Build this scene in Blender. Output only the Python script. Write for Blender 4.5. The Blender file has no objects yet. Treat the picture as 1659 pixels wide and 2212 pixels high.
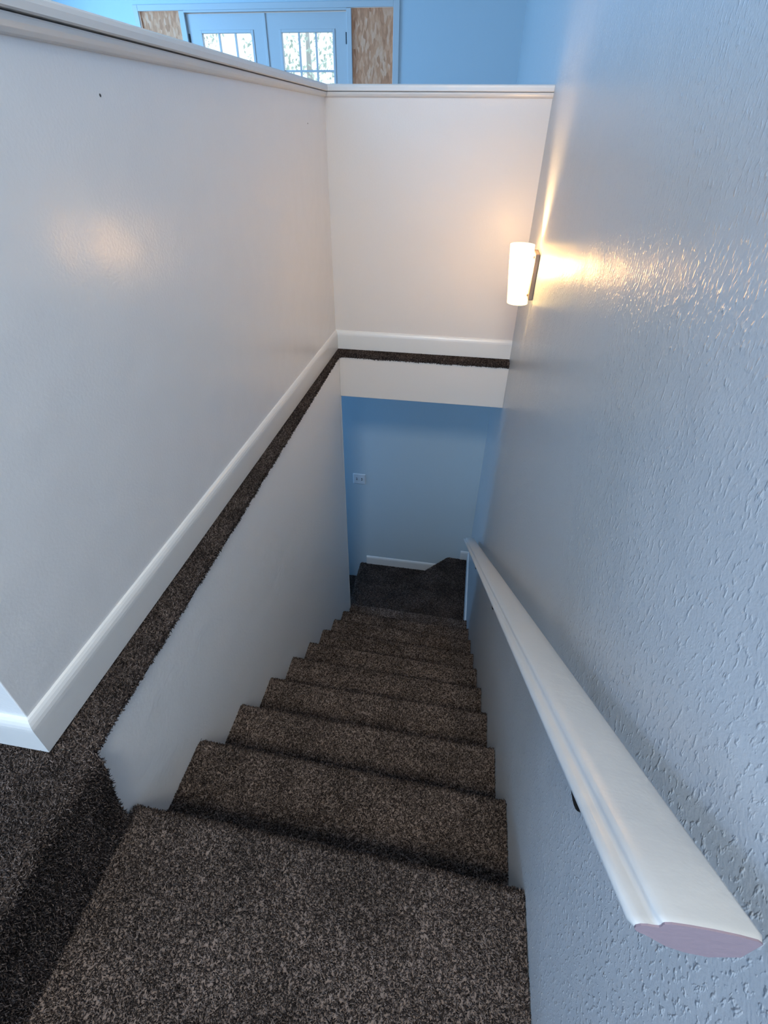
import bpy, bmesh, math, random
import numpy as np
from mathutils import Vector, Matrix

S = bpy.context.scene
COL = S.collection

# ------------------------------------------------------------------ camera
F_PX = 1082.63
CAM = Vector((0.6681, -0.4902, 1.0085))
RX = Vector((0.98648, 0.16354, 0.01022))
UP = Vector((-0.10738, 0.59807, 0.79422))
FW = Vector((-0.12377, 0.78458, -0.60755))
cd = bpy.data.cameras.new('camera')
cam = bpy.data.objects.new('camera', cd)
COL.objects.link(cam)
cam.matrix_world = Matrix((
    (RX.x, UP.x, -FW.x, CAM.x),
    (RX.y, UP.y, -FW.y, CAM.y),
    (RX.z, UP.z, -FW.z, CAM.z),
    (0, 0, 0, 1)))
cd.sensor_fit = 'VERTICAL'
cd.sensor_height = 36.0
cd.lens = F_PX / 2212 * 36.0
cd.clip_start = 0.02
S.camera = cam

# ------------------------------------------------------------------ world, light, exposure
vs = S.view_settings
vs.view_transform = 'Standard'
vs.look = 'None'
vs.gamma = 1.0
vs.use_curve_mapping = False
vs.exposure = 0.17

w = bpy.data.worlds.new('sky')
S.world = w
w.use_nodes = True
bgn = w.node_tree.nodes['Background']
bgn.inputs[0].default_value = (0.72, 0.86, 1.0, 1)
bgn.inputs[1].default_value = 2.0


def area(name, loc, rot, sx, sy, power, col):
    l = bpy.data.lights.new(name, 'AREA')
    l.shape = 'RECTANGLE'
    l.size, l.size_y = sx, sy
    l.energy = power
    l.color = col
    o = bpy.data.objects.new(name, l)
    o.location = loc
    o.rotation_euler = rot
    COL.objects.link(o)
    return o


R = math.radians
# daylight through the windows of the upper room
area('window_daylight_back', (-0.2, -3.15, 1.45), (R(90), 0, 0), 1.8, 1.3, 56, (0.30, 0.60, 1.0))
area('window_daylight_hall', (-4.9, 4.6, 1.5), (0, R(-90), 0), 1.5, 2.4, 190, (0.19, 0.53, 1.0))
area('window_daylight_side', (-4.9, -0.6, 1.5), (0, R(-90), 0), 1.4, 2.0, 62, (0.30, 0.54, 1.0))
# unseen overhead light, added to brighten walls and carpet and shade the treads
area('ceiling_lamp', (0.50, -1.55, 2.70), (R(18), 0, 0), 0.8, 0.9, 76, (1.0, 0.96, 0.83))
# unseen blue area light, added inside the lower hall to brighten its back wall
area('window_daylight_lower', (-2.2, 2.75, -0.75), (0, R(-90), 0), 0.6, 0.6, 17, (0.24, 0.54, 1.0))

# ------------------------------------------------------------------ materials


def mat(name):
    m = bpy.data.materials.new(name)
    m.use_nodes = True
    nt = m.node_tree
    return m, nt, nt.nodes['Principled BSDF']


def N(nt, kind, **kw):
    n = nt.nodes.new(kind)
    for k, v in kw.items():
        if k in n.inputs:
            n.inputs[k].default_value = v
        else:
            setattr(n, k, v)
    return n


def paint(name, col, rough=0.4, bumps=(), spec=0.5, coat=0.0):
    """bumps: list of (scale, distance, stretch, detail)"""
    m, nt, b = mat(name)
    b.inputs['Base Color'].default_value = (*col, 1)
    b.inputs['Roughness'].default_value = rough
    b.inputs['Specular IOR Level'].default_value = spec
    b.inputs['Coat Weight'].default_value = coat
    b.inputs['Coat Roughness'].default_value = 0.15
    tc = N(nt, 'ShaderNodeTexCoord')
    prev = None
    for sc, dist, st, det in bumps:
        mp = N(nt, 'ShaderNodeMapping')
        mp.inputs['Scale'].default_value = st
        nt.links.new(tc.outputs['Object'], mp.inputs['Vector'])
        nz = N(nt, 'ShaderNodeTexNoise', Scale=sc, Detail=det)
        nt.links.new(mp.outputs[0], nz.inputs['Vector'])
        bp = N(nt, 'ShaderNodeBump', Strength=1.0, Distance=dist)
        nt.links.new(nz.outputs['Fac'], bp.inputs['Height'])
        if prev:
            nt.links.new(prev.outputs[0], bp.inputs['Normal'])
        prev = bp
    if prev:
        nt.links.new(prev.outputs[0], b.inputs['Normal'])
    return m


def textured_wall(name, col):
    """glossy painted wall with a sprayed, knocked-down texture of small blobs"""
    m, nt, b = mat(name)
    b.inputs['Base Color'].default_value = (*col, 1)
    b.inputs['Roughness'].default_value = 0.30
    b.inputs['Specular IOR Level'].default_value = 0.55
    tc = N(nt, 'ShaderNodeTexCoord')
    mp = N(nt, 'ShaderNodeMapping')
    mp.inputs['Scale'].default_value = (1, 1, 0.55)
    nt.links.new(tc.outputs['Object'], mp.inputs['Vector'])
    # where the texture is heavy and where it is light
    nb = N(nt, 'ShaderNodeTexNoise', Scale=3.0, Detail=2.0)
    nt.links.new(mp.outputs[0], nb.inputs['Vector'])
    rb = N(nt, 'ShaderNodeMapRange')
    rb.inputs[1].default_value = 0.35
    rb.inputs[2].default_value = 0.65
    rb.inputs[3].default_value = 0.35
    rb.inputs[4].default_value = 1.0
    nt.links.new(nb.outputs['Fac'], rb.inputs[0])
    # blobs
    n1 = N(nt, 'ShaderNodeTexNoise', Scale=150.0, Detail=2.0, Roughness=0.5, Distortion=0.15)
    nt.links.new(mp.outputs[0], n1.inputs['Vector'])
    r1 = N(nt, 'ShaderNodeMapRange')
    r1.interpolation_type = 'SMOOTHSTEP'
    r1.inputs[1].default_value = 0.52
    r1.inputs[2].default_value = 0.80
    nt.links.new(n1.outputs['Fac'], r1.inputs[0])
    mu = N(nt, 'ShaderNodeMath', operation='MULTIPLY')
    nt.links.new(r1.outputs[0], mu.inputs[0])
    nt.links.new(rb.outputs[0], mu.inputs[1])
    b1 = N(nt, 'ShaderNodeBump', Strength=1.0, Distance=0.0018)
    nt.links.new(mu.outputs[0], b1.inputs['Height'])
    # fine roller stipple
    n2 = N(nt, 'ShaderNodeTexNoise', Scale=260.0, Detail=2.0)
    nt.links.new(tc.outputs['Object'], n2.inputs['Vector'])
    b2 = N(nt, 'ShaderNodeBump', Strength=1.0, Distance=0.00035)
    nt.links.new(n2.outputs['Fac'], b2.inputs['Height'])
    nt.links.new(b1.outputs[0], b2.inputs['Normal'])
    # slow undulation of the board
    n3 = N(nt, 'ShaderNodeTexNoise', Scale=7.0, Detail=1.0)
    nt.links.new(tc.outputs['Object'], n3.inputs['Vector'])
    b3 = N(nt, 'ShaderNodeBump', Strength=1.0, Distance=0.003)
    nt.links.new(n3.outputs['Fac'], b3.inputs['Height'])
    nt.links.new(b2.outputs[0], b3.inputs['Normal'])
    nt.links.new(b3.outputs[0], b.inputs['Normal'])
    return m


one = (1, 1, 1)
M_WALL = paint('painted_wall', (0.80, 0.79, 0.78), 0.26, [(150, 0.00035, one, 2), (9, 0.002, one, 1)])
M_LOW = paint('painted_lower_wall', (0.90, 0.895, 0.885), 0.42, [(95, 0.0009, one, 2), (9, 0.002, one, 1)])
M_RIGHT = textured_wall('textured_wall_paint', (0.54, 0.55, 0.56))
M_FAR = paint('painted_far_wall', (0.74, 0.685, 0.64), 0.36, [(150, 0.00035, one, 2), (9, 0.002, one, 1)])
M_BLUE = paint('hall_wall_paint', (0.52, 0.61, 0.66), 0.5, [(120, 0.0006, one, 2)])
M_TRIM = paint('gloss_trim_paint', (0.74, 0.73, 0.71), 0.28, [(30, 0.0006, one, 1)])
M_CAP = paint('cap_trim_paint', (0.72, 0.70, 0.67), 0.30, [(40, 0.0006, one, 1)])
M_RAIL = paint('handrail_paint', (0.64, 0.63, 0.61), 0.30, [(25, 0.0010, one, 2), (160, 0.0002, one, 2)])
M_RAILEND = paint('handrail_end_paint', (0.27, 0.20, 0.23), 0.55, [(120, 0.0006, one, 2)])
M_CEIL = paint('ceiling_paint', (0.75, 0.75, 0.74), 0.8)
M_DOOR = paint('door_paint', (0.56, 0.56, 0.56), 0.4)
M_DARK = paint('dark_gap', (0.02, 0.02, 0.02), 0.8)
M_BLACK = paint('black_metal', (0.004, 0.004, 0.004), 0.6)
M_SPOT = paint('dark_scuff', (0.05, 0.045, 0.045), 0.7)
M_PLATE = paint('sconce_metal', (0.30, 0.21, 0.15), 0.45)
M_SWITCH = paint('switch_plastic', (0.72, 0.74, 0.76), 0.35)
M_SLOT = paint('switch_slot', (0.05, 0.06, 0.07), 0.6)
M_BARK = paint('bark', (0.45,0.42,0.38), 0.9)
M_LEAF = paint('leaf_green', (0.55, 0.62, 0.50), 0.6)
M_GROUND = paint('outdoor_paving', (0.45, 0.45, 0.44), 0.9)


def carpet_mat(name, dark, mid, light):
    m, nt, b = mat(name)
    b.inputs['Roughness'].default_value = 0.95
    b.inputs['Specular IOR Level'].default_value = 0.15
    g = N(nt, 'ShaderNodeNewGeometry')
    r = N(nt, 'ShaderNodeValToRGB')
    cr = r.color_ramp
    cr.elements[0].position = 0.0
    cr.elements[0].color = (*dark, 1)
    cr.elements[1].position = 1.0
    cr.elements[1].color = (*light, 1)
    e = cr.elements.new(0.5)
    e.color = (*mid, 1)
    nt.links.new(g.outputs['Random Per Island'], r.inputs[0])
    tc = N(nt, 'ShaderNodeTexCoord')
    n = N(nt, 'ShaderNodeTexNoise', Scale=6.0, Detail=3.0)
    nt.links.new(tc.outputs['Object'], n.inputs['Vector'])
    mr = N(nt, 'ShaderNodeMapRange')
    mr.inputs[1].default_value = 0.35
    mr.inputs[2].default_value = 0.65
    mr.inputs[3].default_value = 0.72
    mr.inputs[4].default_value = 1.18
    nt.links.new(n.outputs['Fac'], mr.inputs[0])
    mx = N(nt, 'ShaderNodeVectorMath', operation='SCALE')
    nt.links.new(r.outputs[0], mx.inputs[0])
    nt.links.new(mr.outputs[0], mx.inputs['Scale'])
    nt.links.new(mx.outputs[0], b.inputs['Base Color'])
    return m


M_CARPET = carpet_mat('brown_frieze_carpet', (0.015, 0.011, 0.010), (0.062, 0.046, 0.040), (0.235, 0.182, 0.158))


def osb_mat():
    m, nt, b = mat('strand_board')
    b.inputs['Roughness'].default_value = 0.7
    tc = N(nt, 'ShaderNodeTexCoord')
    mp = N(nt, 'ShaderNodeMapping')
    mp.inputs['Scale'].default_value = (3.2, 1, 1.0)
    nt.links.new(tc.outputs['Object'], mp.inputs['Vector'])
    v = N(nt, 'ShaderNodeTexVoronoi', Scale=14.0)
    nt.links.new(mp.outputs[0], v.inputs['Vector'])
    n = N(nt, 'ShaderNodeTexNoise', Scale=22.0, Detail=5.0)
    nt.links.new(mp.outputs[0], n.inputs['Vector'])
    bw = N(nt, 'ShaderNodeSeparateColor')
    nt.links.new(v.outputs['Color'], bw.inputs[0])
    ad = N(nt, 'ShaderNodeMath', operation='ADD')
    nt.links.new(bw.outputs[0], ad.inputs[0])
    nt.links.new(n.outputs['Fac'], ad.inputs[1])
    hf = N(nt, 'ShaderNodeMath', operation='MULTIPLY')
    hf.inputs[1].default_value = 0.5
    nt.links.new(ad.outputs[0], hf.inputs[0])
    r = N(nt, 'ShaderNodeValToRGB')
    cr = r.color_ramp
    cr.elements[0].position = 0.15
    cr.elements[0].color = (0.55, 0.20, 0.09, 1)
    cr.elements[1].position = 0.85
    cr.elements[1].color = (0.95, 0.52, 0.32, 1)
    e = cr.elements.new(0.5)
    e.color = (0.80, 0.33, 0.16, 1)
    nt.links.new(hf.outputs[0], r.inputs[0])
    nt.links.new(r.outputs[0], b.inputs['Base Color'])
    return m


M_OSB = osb_mat()


def glass_mat():
    m = bpy.data.materials.new('window_glass')
    m.use_nodes = True
    nt = m.node_tree
    for n in list(nt.nodes):
        nt.nodes.remove(n)
    o = N(nt, 'ShaderNodeOutputMaterial')
    t = N(nt, 'ShaderNodeBsdfTransparent')
    t.inputs[0].default_value = (0.93, 0.96, 0.97, 1)
    g = N(nt, 'ShaderNodeBsdfGlossy', Roughness=0.02)
    mx = N(nt, 'ShaderNodeMixShader')
    mx.inputs[0].default_value = 0.06
    nt.links.new(t.outputs[0], mx.inputs[1])
    nt.links.new(g.outputs[0], mx.inputs[2])
    nt.links.new(mx.outputs[0], o.inputs[0])
    return m


M_GLASS = glass_mat()


def emit_mat(name, col, strength):
    m, nt, b = mat(name)
    b.inputs['Base Color'].default_value = (*col, 1)
    b.inputs['Emission Color'].default_value = (*col, 1)
    b.inputs['Emission Strength'].default_value = strength
    return m


def shade_mat():
    """opal glass, lit from within"""
    m = bpy.data.materials.new('opal_glass_shade')
    m.use_nodes = True
    nt = m.node_tree
    for n in list(nt.nodes):
        nt.nodes.remove(n)
    o = N(nt, 'ShaderNodeOutputMaterial')
    t = N(nt, 'ShaderNodeBsdfTranslucent')
    t.inputs[0].default_value = (0.95, 0.90, 0.80, 1)
    d = N(nt, 'ShaderNodeBsdfDiffuse')
    d.inputs[0].default_value = (0.75, 0.72, 0.66, 1)
    g = N(nt, 'ShaderNodeBsdfGlossy', Roughness=0.2)
    e = N(nt, 'ShaderNodeEmission')
    e.inputs[0].default_value = (1.0, 0.74, 0.30, 1)
    e.inputs[1].default_value = SHADE_E
    m1 = N(nt, 'ShaderNodeMixShader')
    m1.inputs[0].default_value = 0.5
    m2 = N(nt, 'ShaderNodeMixShader')
    m2.inputs[0].default_value = 0.05
    a = N(nt, 'ShaderNodeAddShader')
    nt.links.new(t.outputs[0], m1.inputs[1])
    nt.links.new(d.outputs[0], m1.inputs[2])
    nt.links.new(m1.outputs[0], m2.inputs[1])
    nt.links.new(g.outputs[0], m2.inputs[2])
    nt.links.new(m2.outputs[0], a.inputs[0])
    nt.links.new(e.outputs[0], a.inputs[1])
    tr = N(nt, 'ShaderNodeBsdfTransparent')
    tr.inputs[0].default_value = (1.0, 0.95, 0.86, 1)
    m3 = N(nt, 'ShaderNodeMixShader')
    m3.inputs[0].default_value = 0.27
    nt.links.new(a.outputs[0], m3.inputs[1])
    nt.links.new(tr.outputs[0], m3.inputs[2])
    nt.links.new(m3.outputs[0], o.inputs[0])
    return m


# ------------------------------------------------------------------ mesh helpers
def link(name, me, m, parent=None, smooth=False):
    o = bpy.data.objects.new(name, me)
    COL.objects.link(o)
    if m:
        me.materials.append(m)
    if smooth:
        me.polygons.foreach_set('use_smooth', [True] * len(me.polygons))
    if parent:
        o.parent = parent
    return o


def mesh(name, verts, faces, m, parent=None, smooth=False):
    me = bpy.data.meshes.new(name)
    me.from_pydata([tuple(v) for v in verts], [], faces)
    bm = bmesh.new()
    bm.from_mesh(me)
    bmesh.ops.recalc_face_normals(bm, faces=bm.faces)
    bm.to_mesh(me)
    bm.free()
    return link(name, me, m, parent, smooth)


class MB:
    def __init__(s):
        s.v, s.f = [], []

    def add(s, v, f):
        k = len(s.v)
        s.v += [tuple(p) for p in v]
        s.f += [tuple(i + k for i in q) for q in f]
        return s

    def prism(s, foot, z0, z1):
        """foot: list of (x, y); z0 / z1 numbers or lists"""
        n = len(foot)
        a = z0 if isinstance(z0, (list, tuple)) else [z0] * n
        b = z1 if isinstance(z1, (list, tuple)) else [z1] * n
        v = [(x, y, a[i]) for i, (x, y) in enumerate(foot)] + [(x, y, b[i]) for i, (x, y) in enumerate(foot)]
        f = [tuple(range(n - 1, -1, -1)), tuple(range(n, 2 * n))]
        f += [(i, (i + 1) % n, (i + 1) % n + n, i + n) for i in range(n)]
        return s.add(v, f)

    def box(s, x0, x1, y0, y1, z0, z1):
        return s.prism([(x0, y0), (x1, y0), (x1, y1), (x0, y1)], z0, z1)

    def sweep(s, rings, closed=True, caps=True):
        n = len(rings[0])
        v = [p for r in rings for p in r]
        f = []
        for i in range(len(rings) - 1):
            for j in range(n if closed else n - 1):
                k = (j + 1) % n
                f.append((i * n + j, i * n + k, (i + 1) * n + k, (i + 1) * n + j))
        if caps and closed:
            f.append(tuple(range(n - 1, -1, -1)))
            f.append(tuple((len(rings) - 1) * n + j for j in range(n)))
        return s.add(v, f)

    def lathe(s, prof, seg=24, origin=(0, 0, 0), axis='z'):
        rings = []
        for r, h in prof:
            ring = []
            for i in range(seg):
                a = 2 * math.pi * i / seg
                p = (r * math.cos(a), r * math.sin(a), h)
                if axis == 'x':
                    p = (h, r * math.cos(a), r * math.sin(a))
                if axis == 'y':
                    p = (r * math.cos(a), h, r * math.sin(a))
                ring.append(tuple(p[k] + origin[k] for k in range(3)))
            rings.append(ring)
        return s.sweep(rings)

    def build(s, name, m, parent=None, smooth=False, bevel=0.0, seg=2):
        o = mesh(name, s.v, s.f, m, parent, smooth)
        if bevel:
            b = o.modifiers.new('bevel', 'BEVEL')
            b.width = bevel
            b.segments = seg
            b.limit_method = 'ANGLE'
            b.angle_limit = R(40)
        return o


def struct(o):
    o['kind'] = 'structure'
    return o


def tag(o, label, cat, group=None, kind=None):
    o['label'] = label
    o['category'] = cat
    if group:
        o['group'] = group
    if kind:
        o['kind'] = kind
    return o


def empty(name, loc=(0, 0, 0)):
    o = bpy.data.objects.new(name, None)
    o.empty_display_size = 0.1
    o.location = loc
    COL.objects.link(o)
    return o


def part(o, t):
    """parent o (built in world coordinates) to the empty t, keeping it in place"""
    o.parent = t
    o.matrix_parent_inverse = Matrix.Translation(t.location).inverted()
    return o


# ------------------------------------------------------------------ carpet: a backing surface with yarn tufts
def carpet(name, solid, patches, density, length=0.010, radius=0.0017, seed=1, parent=None, m=None):
    """solid: MB with the body; patches: list of quads (4 points, outward CCW) that carry pile, each may
    give its own density factor as fifth item"""
    rng = np.random.default_rng(seed)
    tris, dens = [], []
    for q in patches:
        k = q[4] if len(q) > 4 else 1.0
        a, b, c, d = [np.array(p, float) for p in q[:4]]
        tris += [(a, b, c), (a, c, d)]
        dens += [k, k]
    T = np.array(tris)
    nr = np.cross(T[:, 1] - T[:, 0], T[:, 2] - T[:, 0])
    ar = np.linalg.norm(nr, axis=1) / 2
    ok = ar > 1e-10
    T, nr, ar, dens = T[ok], nr[ok], ar[ok], np.array(dens)[ok]
    nr = nr / (2 * ar[:, None])
    cnt = rng.poisson(ar * dens * density)
    idx = np.repeat(np.arange(len(T)), cnt)
    n = len(idx)
    u, v = rng.random(n), rng.random(n)
    fl = u + v > 1
    u[fl], v[fl] = 1 - u[fl], 1 - v[fl]
    P = T[idx, 0] + (T[idx, 1] - T[idx, 0]) * u[:, None] + (T[idx, 2] - T[idx, 0]) * v[:, None]
    Nn = nr[idx]
    P = P - Nn * 0.002
    lean = rng.normal(size=(n, 3))
    lean -= (lean * Nn).sum(1)[:, None] * Nn
    lean /= np.linalg.norm(lean, axis=1)[:, None] + 1e-9
    side = np.cross(Nn, lean)
    L = length * rng.uniform(0.75, 1.25, n)[:, None]
    rad = radius * rng.uniform(0.7, 1.25, n)[:, None]
    th = rng.uniform(0.1, 1.0, n)[:, None]
    th2 = th + rng.uniform(0.2, 0.9, n)[:, None]
    d1 = Nn * np.cos(th) + lean * np.sin(th)
    tw = rng.uniform(-0.8, 0.8, n)[:, None]
    d2 = Nn * np.cos(th2) + (lean * np.cos(tw) + side * np.sin(tw)) * np.sin(th2)
    p1 = P + d1 * L * 0.55
    p2 = p1 + d2 * L * 0.5
    ph = rng.uniform(0, 6.28, n)[:, None]
    V = []
    for cen, rr, tws in ((P, rad * 0.8, 0.0), (p1, rad, 0.7), (p2, rad * 0.55, 1.4)):
        for k in range(3):
            a = ph + tws + k * 2.0944
            V.append(cen + (lean * np.cos(a) + side * np.sin(a)) * rr)
    V = np.stack(V, 1)                      # n, 9, 3
    base = np.array([(0, 1, 4), (0, 4, 3), (1, 2, 5), (1, 5, 4), (2, 0, 3), (2, 3, 5),
                     (3, 4, 7), (3, 7, 6), (4, 5, 8), (4, 8, 7), (5, 3, 6), (5, 6, 8), (6, 7, 8)])
    nb = len(solid.v)
    Fv = (base[None] + (np.arange(n) * 9)[:, None, None] + nb).reshape(-1, 3)
    # body faces first
    body_loops = [i for f in solid.f for i in f]
    body_tot = [len(f) for f in solid.f]
    loops = np.concatenate([np.array(body_loops, np.int32), Fv.astype(np.int32).ravel()])
    tot = np.concatenate([np.array(body_tot, np.int32), np.full(len(Fv), 3, np.int32)])
    start = np.concatenate([[0], np.cumsum(tot)[:-1]]).astype(np.int32)
    verts = np.concatenate([np.array(solid.v, float).reshape(-1, 3), V.reshape(-1, 3)])
    me = bpy.data.meshes.new(name)
    me.vertices.add(len(verts))
    me.vertices.foreach_set('co', verts.astype(np.float32).ravel())
    me.loops.add(len(loops))
    me.loops.foreach_set('vertex_index', loops)
    me.polygons.add(len(tot))
    me.polygons.foreach_set('loop_start', start)
    me.update(calc_edges=True)
    me.validate()
    return link(name, me, m or M_CARPET, parent)


W = 0.92            # inner face of the right wall
L0 = 2.235          # face of the header at the foot of the shaft
ZL = -2.725         # lower floor
YB = 3.20           # back wall of the lower hall
YD = 7.10           # entry wall with the doors
ZC = 2.75           # upper ceiling


def xl(y):          # stair-side face of the lower left wall
    return -0.0333 * max(0.0, y) / L0


def xu(y):          # stair-side face of the upper half wall (behind its baseboard)
    return -0.086 + 0.022 * (y + 0.09) / 2.39


# ------------------------------------------------------------------ structure
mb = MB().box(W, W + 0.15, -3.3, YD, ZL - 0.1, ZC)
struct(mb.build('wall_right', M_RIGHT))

# lower left wall of the shaft, ends at the foot where the stair turns
yl = 2.245
mb = MB().prism([(xl(-1.3) - 0.21, -1.3), (0, -1.3), (0, 0), (xl(yl), yl), (xl(yl) - 0.17, yl)], ZL, -0.012)
struct(mb.build('wall_left', M_LOW, bevel=0.003))
# corner bead on the end of the lower left wall
mb = MB().box(xl(yl) - 0.004, xl(yl) + 0.0015, yl - 0.010, yl + 0.003, -2.6, -0.27)
struct(mb.build('trim_1', M_TRIM))

# half wall along the stair (upper left) and across the far end
YE = -0.083
mb = MB().prism([(xu(YE) - 0.125, YE), (xu(YE), YE), (xu(2.31), 2.31), (xu(2.31) - 0.125, 2.31)], -0.012, [1.148, 1.148, 1.1345, 1.1345])
struct(mb.build('wall_upper_left', M_WALL, bevel=0.002))
mb = MB().prism([(-0.19, 2.31), (xu(2.31), 2.308), (W, 2.321), (W, 2.435), (-0.19, 2.425)], -0.012, 1.137)
struct(mb.build('wall_far', M_FAR))
mb = MB().prism([(xl(L0), L0), (W, L0 + 0.012), (W, 2.435), (xl(L0), 2.425)], -0.264, -0.012)
struct(mb.build('wall_header', M_FAR, bevel=0.002))

# lower hall: back wall, ceiling over it, floor
mb = MB().box(-3.22, W, YB, YB + 0.12, ZL - 0.1, -0.15)
struct(mb.build('wall_lower_back', M_BLUE))
mb = MB().box(-3.1, -0.20, 2.12, 2.24, ZL - 0.1, -0.15)
struct(mb.build('wall_lower_front', M_BLUE))
mb = MB().box(-3.22, -3.1, 2.12, YB, ZL - 0.1, -0.15)
struct(mb.build('wall_lower_left', M_BLUE))
mb = MB().box(-5.0, W, 2.43, YD, -0.264, -0.012)
mb.box(-5.0, -0.19, 1.5, 2.43, -0.264, -0.012)
struct(mb.build('ceiling_lower', M_CEIL))

# upper rooms
mb = MB().box(-5.0, W + 0.15, -3.3, YD + 0.15, ZC, ZC + 0.1)
struct(mb.build('ceiling', M_CEIL))


def wall_with_hole(name, axis, at, thick, a0, a1, z0, z1, ha0, ha1, hz0, hz1, m):
    mb = MB()
    for p0, p1, q0, q1 in ((a0, ha0, z0, z1), (ha1, a1, z0, z1), (ha0, ha1, z0, hz0), (ha0, ha1, hz1, z1)):
        if axis == 'x':
            mb.box(at, at + thick, p0, p1, q0, q1)
        else:
            mb.box(p0, p1, at, at + thick, q0, q1)
    return struct(mb.build(name, m))


wall_with_hole('wall_back', 'y', -3.3, 0.12, -5.0, W, 0, ZC, -1.1, 0.7, 0.8, 2.1, M_WALL)
mb = MB()
mb.box(-5.12, -5.0, -3.3, -1.6, 0, ZC)
mb.box(-5.12, -5.0, 0.4, 3.4, 0, ZC)
mb.box(-5.12, -5.0, 5.8, YD, 0, ZC)
for a, b in ((-1.6, 0.4), (3.4, 5.8)):
    mb.box(-5.12, -5.0, a, b, 0, 0.75)
    mb.box(-5.12, -5.0, a, b, 2.25, ZC)
struct(mb.build('wall_outer_left', M_BLUE))

# window frames of the two side windows and the back window
k = 0
for ax, at, a0, a1, z0, z1 in (('x', -5.08, -1.6, 0.4, 0.75, 2.25), ('x', -5.08, 3.4, 5.8, 0.75, 2.25), ('y', -3.26, -1.1, 0.7, 0.8, 2.1)):
    k += 1
    mb = MB()
    t = 0.05
    for p0, p1, q0, q1 in ((a0, a0 + t, z0, z1), (a1 - t, a1, z0, z1), (a0 + t, a1 - t, z0, z0 + t),
                           (a0 + t, a1 - t, z1 - t, z1), ((a0 + a1) / 2 - .02, (a0 + a1) / 2 + .02, z0 + t, z1 - t)):
        if ax == 'x':
            mb.box(at, at + 0.04, p0, p1, q0, q1)
        else:
            mb.box(p0, p1, at, at + 0.04, q0, q1)
    struct(mb.build('window_%d' % k, M_TRIM))

# entry wall with the opening for the door unit
OX0, OX1, OZ = -3.52, -0.465, 2.075
mb = MB()
mb.box(-5.0, OX0, YD, YD + 0.15, -0.012, ZC)
mb.box(OX1, W + 0.15, YD, YD + 0.15, -0.012, ZC)
mb.box(OX0, OX1, YD, YD + 0.15, OZ, ZC)
struct(mb.build('wall_entry', M_BLUE))

# ------------------------------------------------------------------ floors
# upper floor beyond the half walls (never seen from the stair, carpeted boards)
M_FLAT = paint('flat_carpet', (0.09, 0.072, 0.062), 0.95, [(220, 0.004, one, 2)])
mb = MB().box(-5.0, xu(0) - 0.128, YE, 1.5, -0.15, -0.002)
mb.box(-5.0, -0.20, 1.5, 2.44, -0.012, -0.002)
mb.box(-5.0, W, 2.44, YD + 0.15, -0.012, -0.002)
mb.box(-5.0, -0.95, -3.3, YE, -0.15, -0.002)
mb.box(-0.95, 0.0, -3.3, -1.25, -0.3, -0.002)
mb.box(0.0, W, -3.3, -1.05, -0.3, -0.002)
struct(mb.build('floor', M_FLAT))

# lower floor
mb = MB().box(-3.1, W, 2.0, YB, ZL - 0.1, ZL - 0.012)
struct(mb.build('floor_lower', M_FLAT))


def arc(cx, cz, r, a0, a1, n):
    return [(cx + r * math.cos(R(a0 + (a1 - a0) * i / n)), cz + r * math.sin(R(a0 + (a1 - a0) * i / n))) for i in range(n + 1)]


# landing carpet to the left of the top step: its edge rolls over and down the side
PB = 0.006          # pile height above the backing
edge = [(-0.95, -PB), (-0.30, -PB), (-0.02, -PB)] + arc(-0.008, -0.028 - PB, 0.028, 90, 0, 6)[1:] + [(0.019, -0.10), (0.016, -0.2), (0.014, -0.292)]
rings = []
ys = [-1.25, -0.9, -0.6, -0.4, -0.3, -0.22, -0.16, -0.12, -0.10, YE - 0.002]
body = MB()
rows = []
rj = random.Random(5)
for y in ys:
    rows.append([(x + (rj.uniform(-.002, .002) if x > -0.02 else 0),
                  y + ((0.010 + z * 0.13) if (y == ys[-1] and x > -0.02) else 0), z) for x, z in edge])
n = len(edge)
v = [p for r in rows for p in r]
f, pat = [], []
for i in range(len(rows) - 1):
    for j in range(n - 1):
        q = (i * n + j, i * n + j + 1, (i + 1) * n + j + 1, (i + 1) * n + j)
        f.append(q)
        pat.append(tuple(v[k] for k in q) + ((1.0 if v[q[0]][0] > -0.5 and v[q[0]][1] > -0.95 else 0.15),))
body.add(v, f)
# end face of the roll against the wall
last = rows[-1]
body.add([(x, y - 0.0, z) for x, y, z in last] + [(0.0, last[-1][1], last[-1][2]), (-0.02, YE, -0.03)], [tuple(range(2, n + 2))])
# flip so that patches face up / outward
pat = [(p[0], p[3], p[2], p[1], p[4]) if np.cross(np.array(p[1]) - np.array(p[0]), np.array(p[2]) - np.array(p[0]))[2] < -1e-7 else p for p in pat]


def orient(pats, ref):
    """make every patch face away from the reference point (or along a reference direction)"""
    out = []
    for p in pats:
        a, b, c = [np.array(q) for q in p[:3]]
        nn = np.cross(b - a, np.array(p[2]) - a)
        if np.linalg.norm(nn) < 1e-12:
            nn = np.cross(np.array(p[2]) - a, np.array(p[3]) - a)
        cen = (a + np.array(p[2])) / 2
        if nn @ (cen - np.array(ref)) < 0:
            p = (p[0], p[3], p[2], p[1]) + tuple(p[4:])
        out.append(p)
    return out


pat = orient(pat, (-0.4, -0.5, -1.2))
struct(carpet('floor_landing', body, pat, 170000, length=0.0085, radius=0.00135, seed=3))

# ledge strip of carpet between the half wall baseboard and the shaft
body = MB()
pat = []


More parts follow.
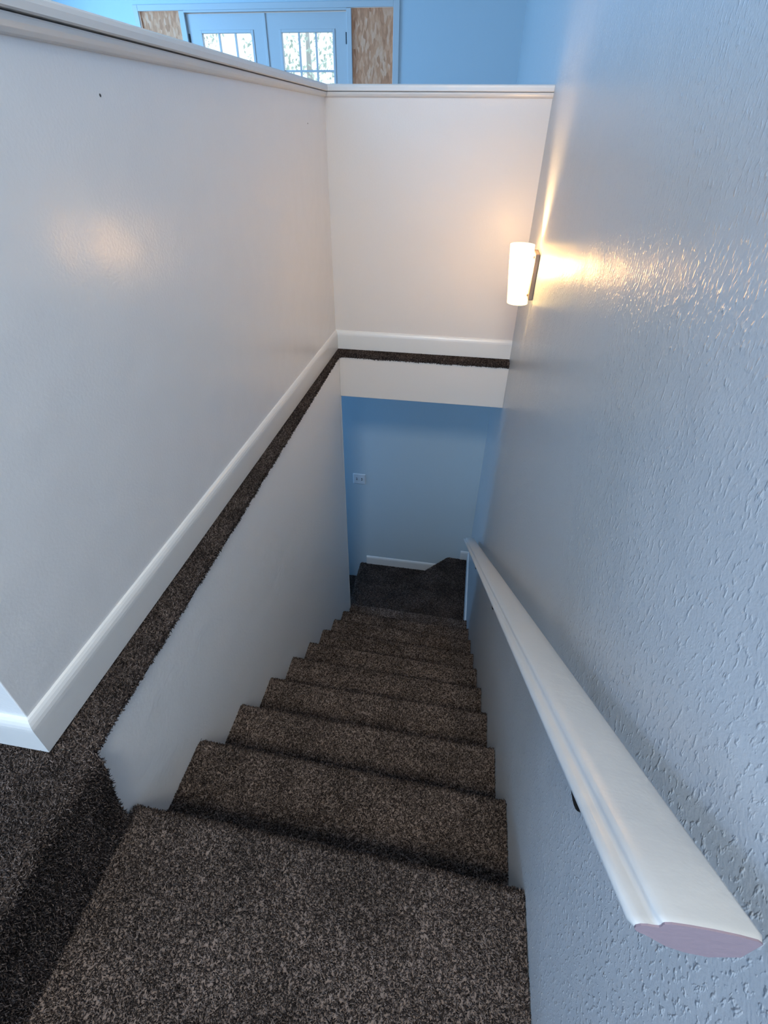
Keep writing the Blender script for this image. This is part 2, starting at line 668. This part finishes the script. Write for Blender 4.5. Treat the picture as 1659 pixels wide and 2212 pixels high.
def strip(p_in, p_out, segs):
    """p_in / p_out: (start, end) of the inner (wall) and outer (shaft) edge in plan"""
    rows = []
    for i in range(segs + 1):
        t = i / segs
        a = Vector(p_in[0]).lerp(Vector(p_in[1]), t)
        b = Vector(p_out[0]).lerp(Vector(p_out[1]), t)
        d = (b - a).normalized()
        j = rj.uniform(-0.0025, 0.0025)
        zz = rj.uniform(-0.0015, 0.0015)
        pts = [(a.x, a.y, -PB), (b.x - d.x * 0.010, b.y - d.y * 0.010, -PB + zz)]
        for ang in (60, 30, 0):
            c = math.cos(R(ang)) * 0.011
            s = math.sin(R(ang)) * 0.011
            pts.append((b.x + d.x * (c - 0.010 + j + 0.004), b.y + d.y * (c - 0.010 + j + 0.004), -PB - 0.011 + s + zz))
        pts.append((b.x + d.x * 0.003, b.y + d.y * 0.003, -0.026 + zz))
        pts.append((b.x - d.x * 0.004, b.y - d.y * 0.004, -0.028 + zz))
        rows.append(pts)
    n = len(rows[0])
    v = [p for r in rows for p in r]
    f = []
    for i in range(len(rows) - 1):
        for k in range(n - 1):
            q = (i * n + k, i * n + k + 1, (i + 1) * n + k + 1, (i + 1) * n + k)
            f.append(q)
            if k < n - 2:
                pat.append(tuple(v[m_] for m_ in q))
    body.add(v, f)


strip(((xu(YE) + 0.004, YE), (xu(2.31) + 0.006, 2.31)), ((0.0, YE), (xl(L0), L0)), 60)
strip(((xl(L0) - 0.05, 2.31), (W - 0.002, 2.322)), ((xl(L0) - 0.05, L0), (W - 0.002, L0 + 0.012)), 24)
pat = orient(pat, (-0.2, 2.6, -0.6))
strip_obj = carpet('carpet_strip', body, pat, 120000, length=0.0085, radius=0.0015, seed=8)
tag(strip_obj, 'narrow brown carpet strip on the ledge along the half wall', 'carpet')

# ------------------------------------------------------------------ staircase
stair = empty('staircase', (0.45, 1.0, ZL))
tag(stair, 'steep enclosed staircase with brown carpeted steps and winders at its foot', 'staircase')
RISE = 0.2041
noses = [(0.004, -0.059, -0.077), (-0.008, 0.214, 0.191), (-0.011, 0.462, 0.450), (-0.016, 0.720, 0.706),
         (-0.019, 0.980, 0.961), (-0.021, 1.234, 1.213), (-0.025, 1.495, 1.470), (-0.028, 1.758, 1.737),
         (-0.030, 2.015, 2.003), (-0.031, 2.283, 2.262)]
NS = 16
for i, (x0, yl_, yr_) in enumerate(noses):
    z = -0.277 - i * RISE - PB
    zn = z - RISE
    if i == 0:
        bl = br = -1.06
    else:
        bl, br = noses[i - 1][1] - 0.036, noses[i - 1][2] - 0.036
    r = 0.017
    rs = random.Random(40 + i)
    rows = []
    sx0, sx1 = x0 + 0.003, W - 0.003
    if i == 9:
        zn += 0.006
    for s in range(NS + 1):
        t = s / NS
        x = sx0 + (sx1 - sx0) * t
        yn = yl_ + (yr_ - yl_) * t + rs.uniform(-.0015, .0015) - 0.004
        yb = bl + (br - bl) * t
        zz = rs.uniform(-.001, .001)
        pr = [(yb, z), (yn - 0.16, z + zz), (yn - 0.04, z + zz)]
        pr += [(a, b) for a, b in arc(yn - r, z - r + zz, r, 90, -60, 6)]
        pr += [(yn - 0.026, z - 2.2 * r), (yn - 0.030, z - 0.09), (yn - 0.030, zn - 0.004)]
        rows.append([(x, a, b) for a, b in pr])
    n = len(rows[0])
    v = [p for q in rows for p in q]
    f, pats = [], []
    for a in range(NS):
        for k in range(n - 1):
            q = (a * n + k, (a + 1) * n + k, (a + 1) * n + k + 1, a * n + k + 1)
            f.append(q)
            dn = 1.0
            if i == 0 and k == 0:
                dn = 0.9
            pats.append((v[q[0]], v[q[1]], v[q[2]], v[q[3]], dn))
    body = MB().add(v, f)
    # closed underside and ends
    for s in (0, NS):
        body.add([*rows[s], (rows[s][0][0], rows[s][0][1], zn - 0.004)], [tuple(range(n + 1))])
    a, b = rows[0], rows[-1]
    body.add([(a[0][0], a[0][1], zn - .004), (b[0][0], b[0][1], zn - .004), b[-1], a[-1]], [(0, 1, 2, 3)])
    body.add([(a[0][0], a[0][1], zn - .004), (b[0][0], b[0][1], zn - .004), b[0], a[0]], [(0, 1, 2, 3)])
    pats = orient(pats, (0.45, (yl_ + yr_) / 2 - 0.12, z - 0.12) if i else (0.45, -0.25, z - 0.25))
    if i == 0:
        pats2 = []
        for p in pats:
            a_, b_, c_, d_ = p[:4]
            if min(a_[1], b_[1], c_[1], d_[1]) < -1.0:      # cut the long tread to the part near the edge
                def cl(q):
                    return (q[0], max(q[1], -0.62), q[2])
                p = (cl(a_), cl(b_), cl(c_), cl(d_), p[4])
            pats2.append(p)
        pats = pats2
    dens = (170000, 150000, 120000, 95000, 75000, 55000, 50000, 45000, 42000, 42000)[i]
    rad = (0.00130, 0.0014, 0.0015, 0.0017, 0.0019, 0.0022, 0.0024, 0.0025, 0.0026, 0.0026)[i]
    part(carpet('step', body, pats, dens, length=0.0082, radius=rad, seed=60 + i), stair)


def winder(poly, ztop, zbot, nose_edges, seed):
    """poly: CCW plan; nose_edges: indices i whose edge i->i+1 is an open rounded front"""
    z = ztop - PB
    n = len(poly)
    b = MB()
    cen = Vector((sum(p[0] for p in poly) / n, sum(p[1] for p in poly) / n))
    b.prism(poly, zbot, z)
    pats = []
    top = [(p[0], p[1], z) for p in poly]
    c3 = (cen.x, cen.y, z)
    for i in range(n):
        q = (top[i], top[(i + 1) % n], c3, c3)
        pats.append(q)
    for i in nose_edges:
        p, q = Vector(poly[i]), Vector(poly[(i + 1) % n])
        pats.append(((p.x, p.y, zbot), (q.x, q.y, zbot), (q.x, q.y, z), (p.x, p.y, z)))
        # rolled nose: a rounded bar along the edge
        d = (q - p).normalized()
        nn = Vector((d.y, -d.x))
        if nn.dot(cen - p) > 0:
            nn = -nn
        ring = []
        rings = []
        for e in (p, q):
            rings.append([(e.x + nn.x * (0.016 * math.cos(a) + 0.006), e.y + nn.y * (0.016 * math.cos(a) + 0.006), z - 0.017 + 0.017 * math.sin(a))
                          for a in [k * math.pi / 5 for k in range(10)]])
        b.sweep(rings)
        for k in range(10):
            kk = (k + 1) % 10
            if 2.5 <= k <= 6.5:
                continue
            pats.append((rings[0][k], rings[0][kk], rings[1][kk], rings[1][k]))
    pats = orient(pats, (cen.x, cen.y, z - 0.5))
    return part(carpet('winder_step', b, pats, 42000, length=0.0095, radius=0.0026, seed=seed), stair)


zB, zA = -2.317, -2.521
PIV = (xl(2.24) + 0.006, 2.275)
winder([(0.0, 2.225), (W - 0.015, 2.205), (W - 0.015, YB - 0.003), (0.745, YB - 0.003), (-0.01, 2.36)], zB, ZL - 0.01, (3,), 90)
winder([(-0.06, 2.265), (0.02, 2.25), (0.80, 3.10), (0.80, YB - 0.003), (-0.125, YB - 0.003), (-0.125, 2.50)], zA, ZL - 0.01, (4, 5), 91)
# pile of the lowest floor beside the winders
b = MB().box(-1.0, -0.02, 2.26, YB - 0.002, ZL - 0.02, ZL - PB)
ps = [((-1.0, 2.26, ZL - PB), (-0.1, 2.26, ZL - PB), (-0.1, YB - .002, ZL - PB), (-1.0, YB - .002, ZL - PB))]
struct(carpet('floor_lower_carpet', b, ps, 40000, length=0.0095, radius=0.0026, seed=93))


# ------------------------------------------------------------------ baseboards
def base_profile(h=0.102, t=0.0135):
    """(out from wall, height)"""
    return [(0, 0), (t, 0), (t, h * 0.70), (t * 0.97, h * 0.78), (t * 0.85, h * 0.86), (t * 0.62, h * 0.93), (t * 0.35, h * 0.98), (0, h)]


def baseboard(name, a, b, out, z, h=0.102, t=0.0135, mitre_a=0.0, mitre_b=0.0, m=None):
    a, b = Vector(a), Vector(b)
    d = (b - a).normalized()
    o = Vector(out).normalized()
    rings = []
    for e, mi, sg in ((a, mitre_a, -1), (b, mitre_b, 1)):
        rings.append([(e.x + o.x * u + d.x * u * mi * sg, e.y + o.y * u + d.y * u * mi * sg, z + v) for u, v in base_profile(h, t)])
    return struct(MB().sweep(rings).build(name, m or M_TRIM))


baseboard('baseboard_left', (xu(YE), YE), (xu(2.308), 2.308), (1, 0.009), 0.0, mitre_a=1.0, mitre_b=-1.0)
baseboard('baseboard_left_end', (xu(YE) - 0.125, YE), (xu(YE), YE), (0, -1), 0.0, mitre_b=1.0)
baseboard('baseboard_far', (xu(2.308), 2.308), (W, 2.321), (0, -1), 0.0, mitre_a=-1.0)
baseboard('baseboard_right', (W, 2.31), (W, YB), (-1, 0), zB - 0.002, 0.10, 0.014, mitre_b=-1.0)
baseboard('baseboard_lower_back', (-0.085, YB), (0.745, YB), (0, -1), zA - 0.004, 0.10, 0.012)
baseboard('baseboard_lower_corner', (0.84, YB), (W, YB), (0, -1), zB - 0.002, 0.10, 0.012, mitre_b=-1.0)


# ------------------------------------------------------------------ caps on the half walls (fixed trim)
def capz(y, base):
    return base + (2.3 - y) * 0.0055


def cap_run(name, a, b, out, profile, m, ma=0.0, mb_=0.0, tilt=True):
    a, b = Vector(a), Vector(b)
    d = (b - a).normalized()
    o = Vector(out).normalized()
    rings = []
    for e, mi, sg in ((a, ma, -1), (b, mb_, 1)):
        dz = (2.3 - e.y) * 0.0055 if tilt else 0
        rings.append([(e.x + o.x * u + d.x * u * mi * sg, e.y + o.y * u + d.y * u * mi * sg, v + dz) for u, v in profile] if tilt else [(e.x + o.x * u + d.x * u * mi * sg, e.y + o.y * u + d.y * u * mi * sg, v + (v - 1.117) / 0.0192 * (2.3 - e.y) * 0.0055) for u, v in profile])
    return struct(MB().sweep(rings).build(name, m, bevel=0.0))


capp = [(-0.145, 1.1365), (0.018, 1.1365), (0.021, 1.139), (0.0215, 1.150), (0.020, 1.157), (0.015, 1.161), (-0.145, 1.161)]
mold = [(0, 1.117), (0.004, 1.117), (0.007, 1.1185), (0.0105, 1.1225), (0.013, 1.128), (0.0135, 1.1325), (0.0125, 1.1345), (0, 1.1345)]
cap_run('trim_2', (xu(YE), YE - 0.02), (xu(2.308), 2.308), (1, 0.009), capp, M_CAP, mb_=-1.0)
cap_run('trim_3', (xu(YE), YE), (xu(2.308), 2.308), (1, 0.009), mold, M_CAP, mb_=-1.0, tilt=False)
cap_run('trim_4', (xu(2.308), 2.308), (W, 2.321), (0, -1), capp, M_CAP, ma=-1.0)
cap_run('trim_5', (xu(2.308), 2.308), (W, 2.321), (0, -1), mold, M_CAP, ma=-1.0, tilt=False)

# ------------------------------------------------------------------ handrail
SL = -0.7250
rail = empty('handrail', (0.88, 1.0, 0.36 + SL))
tag(rail, 'long white painted wooden handrail fixed along the textured right wall', 'handrail')
# section: x, height relative to the top line (z = 0.36 at y = 0)
sec = [(0.884, -0.004), (0.880, -0.0005), (0.868, 0.0018), (0.852, 0.0026), (0.838, 0.0018), (0.8275, 0.0002), (0.8238, -0.0022),
       (0.8232, -0.0048), (0.8236, -0.0075), (0.8228, -0.0100), (0.8200, -0.0110), (0.8160, -0.0112), (0.8122, -0.0132), (0.8102, -0.0170),
       (0.8104, -0.0212), (0.8126, -0.0250), (0.8160, -0.0275), (0.8200, -0.0295), (0.838, -0.0440), (0.852, -0.0490), (0.868, -0.0490), (0.884, -0.036)]
y0, y1 = -0.372, 2.37
ys = [y0, y0 + 0.004] + [y0 + (y1 - y0) * i / 40 for i in range(1, 40)] + [y1 - 0.004, y1]
rr = random.Random(3)
rings = []
cx_, cz_ = 0.852, -0.022
for y in ys:
    k = 0.93 if y in (y0, y1) else 1.0
    rings.append([(cx_ + (x - cx_) * k, y, 0.36 + SL * y + cz_ + (z - cz_) * k) for x, z in sec])
mbr = MB().sweep(rings, caps=False)
r_o = mbr.build('rail', M_RAIL, smooth=True)
part(r_o, rail)
for y, s in ((y0, -1), (y1, 1)):
    ring = [(cx_ + (x - cx_) * 0.93, y, 0.36 + SL * y + cz_ + (z - cz_) * 0.93) for x, z in sec]
    o = MB().sweep([ring, [(x, q + s * 0.0012, z) for x, q, z in ring]]).build('rail_end', M_RAILEND)
    part(o, rail)
    o['label'] = 'dull pinkish sawn end'
for yb in (-0.077, 1.12, 2.24):
    zt = 0.36 + SL * yb - 0.049
    zc = zt - 0.170
    b = MB().lathe([(0.041, 0.0), (0.040, -0.004), (0.024, -0.007), (0.009, -0.009)], 24, (W - 0.0002, yb, zc), 'x')
    arm = []
    path = [Vector((W - 0.006, yb, zc)), Vector((W - 0.011, yb, zc + 0.012)), Vector((W - 0.013, yb, zc + 0.04)),
            Vector((W - 0.018, yb, zc + 0.08)), Vector((W - 0.028, yb, zc + 0.13)), Vector((W - 0.042, yb, zt))]
    for q, c in enumerate(path):
        t = (path[min(q + 1, 5)] - path[max(q - 1, 0)]).normalized()
        sd = Vector((0, 1, 0))
        u = t.cross(sd)
        arm.append([tuple(c + (sd * math.cos(p) + u * math.sin(p)) * 0.006) for p in [k * math.pi / 4 for k in range(8)]])
    b.sweep(arm)
    b.box(0.870, 0.882, yb - 0.02, yb + 0.02, zt - 0.003, zt + 0.002)
    o = b.build('bracket', M_BLACK)
    part(o, rail)
    o['label'] = 'black metal bracket'

# ------------------------------------------------------------------ wall sconce
SY, SX = 1.79, 0.858
SHADE_E = 1.6
BULB_E = 1550.0
M_SHADE = shade_mat()
sc = empty('wall_sconce', (W, SY, 0.45))
tag(sc, 'lit wall sconce with a white opal glass cylinder on the textured right wall', 'lamp')
o = MB().box(W - 0.018, W - 0.0003, SY - 0.055, SY + 0.055, 0.455, 0.625).build('backplate', M_PLATE, bevel=0.003)
part(o, sc)
prof = [(0.0425, 0.430), (0.0475, 0.650), (0.0445, 0.650), (0.0395, 0.430)]
LEAN = lambda z_: -0.07 * (z_ - 0.54)
seg = 40
b = MB()
rings = [[(SX + LEAN(z_) + r_ * math.cos(2 * math.pi * i / seg), SY + r_ * math.sin(2 * math.pi * i / seg), z_) for i in range(seg)] for r_, z_ in prof]
b.sweep(rings + [rings[0]], caps=False)
o = b.build('glass_shade', M_SHADE, smooth=True)
part(o, sc)
b = MB().lathe([(0.020, 0.500), (0.020, 0.535), (0.014, 0.540)], 20, (SX, SY, 0))
b.box(SX, W - 0.017, SY - 0.008, SY + 0.008, 0.502, 0.516)
part(b.build('lamp_holder', M_PLATE), sc)
for zz in (0.47, 0.61):
    b = MB().lathe([(0.005, -0.018), (0.005, -0.0225), (0.002, -0.024)], 12, (W, SY - 0.03, zz), 'x')
    part(b.build('screw', M_PLATE), sc)
M_BULB = emit_mat('bulb_glow', (1.0, 0.62, 0.28), BULB_E)
b = MB().lathe([(0.006, 0.540), (0.013, 0.548), (0.020, 0.560), (0.023, 0.575), (0.021, 0.590), (0.012, 0.602), (0.002, 0.605)], 20, (SX, SY, 0))
part(b.build('bulb', M_BULB, smooth=True), sc)

# ------------------------------------------------------------------ switch plate in the lower hall
sp = empty('switch_plate', (-0.144, YB, -1.50))
tag(sp, 'small white double switch plate on the blue lower hall wall', 'light switch')
x0, x1, z0, z1 = -0.2, -0.086, -1.556, -1.448
b = MB()
fr = [(x0, YB, z0), (x1, YB, z0), (x1, YB, z1), (x0, YB, z1)]
t = 0.006
i_ = 0.006
ring2 = [(x0, YB - 0.002, z0), (x1, YB - 0.002, z0), (x1, YB - 0.002, z1), (x0, YB - 0.002, z1)]
ring3 = [(x0 + i_, YB - t, z0 + i_), (x1 - i_, YB - t, z0 + i_), (x1 - i_, YB - t, z1 - i_), (x0 + i_, YB - t, z1 - i_)]
b.sweep([fr, ring2, ring3])
part(b.build('plate', M_SWITCH), sp)
for xx in (-0.166, -0.120):
    b = MB().box(xx - 0.005, xx + 0.005, YB - t - 0.0006, YB - t + 0.001, -1.514, -1.490)
    s_ = part(b.build('slot', M_SLOT), sp)
    b = MB().prism([(xx - 0.0035, YB - t - 0.011), (xx + 0.0035, YB - t - 0.011), (xx + 0.0035, YB - t), (xx - 0.0035, YB - t)], [-1.500, -1.500, -1.507, -1.507], [-1.493, -1.493, -1.497, -1.497])
    part(b.build('toggle', M_SWITCH), sp)

# ------------------------------------------------------------------ entry door unit
# casing and head
mb = MB().box(-3.555, -3.495, YD - 0.02, YD, 0, 2.115)
struct(mb.build('trim_6', M_DOOR, bevel=0.004))
mb = MB().box(-0.495, -0.425, YD - 0.02, YD, 0, 2.115)
struct(mb.build('trim_7', M_DOOR, bevel=0.004))
mb = MB().box(-3.495, -0.495, YD - 0.02, YD, 2.062, 2.115)
struct(mb.build('trim_8', M_DOOR, bevel=0.004))
mb = MB().box(-3.0, -2.935, YD - 0.012, YD + 0.12, 0, 2.06)
struct(mb.build('trim_9', M_DOOR, bevel=0.003))
mb = MB().box(-1.022, -0.968, YD - 0.012, YD + 0.12, 0, 2.06)
struct(mb.build('trim_10', M_DOOR, bevel=0.003))
mb = MB().box(-2.935, -1.022, YD - 0.012, YD + 0.12, 2.045, 2.062)
struct(mb.build('trim_11', M_DOOR))


def door(name, x0, x1, gx0, gx1, hinge_x):
    zt, gz1, gz0 = 2.036, 1.872, 0.95
    y0_, y1_ = YD + 0.025, YD + 0.068
    b = MB()
    b.box(x0, gx0, y0_, y1_, 0.012, zt)
    b.box(gx1, x1, y0_, y1_, 0.012, zt)
    b.box(gx0, gx1, y0_, y1_, 0.012, gz0)
    b.box(gx0, gx1, y0_, y1_, gz1, zt)
    d = b.build(name, M_DOOR)
    struct(d)
    # raised frame round the glass
    b = MB()
    t_ = 0.028
    for q in ((gx0 - t_, gx0, gz0 - t_, gz1 + t_), (gx1, gx1 + t_, gz0 - t_, gz1 + t_), (gx0, gx1, gz1, gz1 + t_), (gx0, gx1, gz0 - t_, gz0)):
        b.box(q[0], q[1], y0_ - 0.008, y0_, q[2], q[3])
    fr_ = b.build('glass_frame', M_DOOR, d, bevel=0.003)
    b = MB()
    w_ = (gx1 - gx0) / 3
    for k_ in (1, 2):
        b.box(gx0 + w_ * k_ - 0.009, gx0 + w_ * k_ + 0.009, y0_ + 0.008, y1_ - 0.008, gz0, gz1)
    for k_ in range(1, 3):
        zz_ = gz1 - 0.332 * k_
        b.box(gx0, gx1, y0_ + 0.0085, y1_ - 0.0085, zz_ - 0.009, zz_ + 0.009)
    b.build('glazing_bars', M_DOOR, d)
    MB().box(gx0, gx1, y0_ + 0.020, y0_ + 0.024, gz0, gz1).build('glass_pane', M_GLASS, d)
    for zz_ in (1.82, 1.05, 0.25):
        MB().box(hinge_x - 0.012, hinge_x + 0.012, y0_ - 0.006, y0_ + 0.002, zz_ - 0.05, zz_ + 0.05).build('hinge', M_SLOT, d)
    return d


door('door_1', -2.930, -1.990, -2.765, -2.160, -2.928)
door('door_2', -1.972, -1.030, -1.795, -1.195, -1.031)
# astragal between the leaves
mb = MB().box(-2.002, -1.972, YD + 0.012, YD + 0.07, 0.012, 2.036)
struct(mb.build('trim_12', M_DOOR, bevel=0.003))

o = MB().box(-3.495, -3.0, YD + 0.02, YD + 0.032, 0, 2.062).build('strand_board_panel', M_OSB)
tag(o, 'brown strand board panel closing the sidelight left of the double doors', 'board', 'boards in the door sidelights')
o = MB().box(-0.968, -0.495, YD + 0.02, YD + 0.032, 0, 2.062).build('strand_board_panel', M_OSB)
tag(o, 'brown strand board panel closing the sidelight right of the double doors', 'board', 'boards in the door sidelights')

# outdoors, seen through the door panes
mb = MB().box(-16, 12, YD + 0.15, 30, -0.3, -0.15)
struct(mb.build('ground', M_GROUND))
rng = random.Random(21)


def bush(cx, cy, base, cz, rx, rz, nleaf, label):
    t_ = empty('tree', (cx, cy, -0.15))
    tag(t_, label, 'tree', 'trees outside the entry doors')
    v_, f_ = [], []
    for i in range(nleaf):
        th_ = rng.uniform(0, 2 * math.pi)
        ph_ = math.acos(rng.uniform(-1, 1))
        rr_ = rng.uniform(0.2, 1.0) ** 0.5
        p_ = Vector((cx + rx * rr_ * math.sin(ph_) * math.cos(th_), cy + rx * rr_ * math.sin(ph_) * math.sin(th_), cz + rz * rr_ * math.cos(ph_)))
        a_ = Vector((rng.gauss(0, 1), rng.gauss(0, 1), rng.gauss(0, 1))).normalized()
        b_ = a_.orthogonal().normalized()
        s_ = rng.uniform(0.03, 0.06)
        k_ = len(v_)
        v_ += [tuple(p_ - a_ * s_), tuple(p_ + b_ * s_ * 0.5), tuple(p_ + a_ * s_), tuple(p_ - b_ * s_ * 0.5)]
        f_.append((k_, k_ + 1, k_ + 2, k_ + 3))
    part(mesh('foliage', v_, f_, M_LEAF), t_)
    b_ = MB().lathe([(0.10, -0.15), (0.07, base), (0.04, cz)], 10, (cx, cy, 0))
    part(b_.build('trunk', M_BARK), t_)


bush(-7.6, 15.5, 1.6, 3.0, 1.5, 1.5, 1500, 'leafy tree glimpsed through the glass of the left entry door')
bush(-3.3, 13.5, 1.6, 2.6, 1.4, 1.4, 1500, 'leafy tree glimpsed through the glass of the right entry door')

# ------------------------------------------------------------------ small dark marks on the paint
for (x, y, z, s, lab) in ((xu(0.661) , 0.661, 1.054, 0.0022, 'tiny dark nail hole high on the left half wall'),
                          (xu(2.026), 2.026, 1.022, 0.002, 'tiny dark speck near the far end of the left half wall')):
    b = MB().lathe([(s * 1.3, 0.0002), (s, 0.0009), (s * 0.3, 0.0012)], 10, (x, y, z), 'x')
    o = b.build('nail_hole', M_SPOT)
    tag(o, lab, 'nail hole')
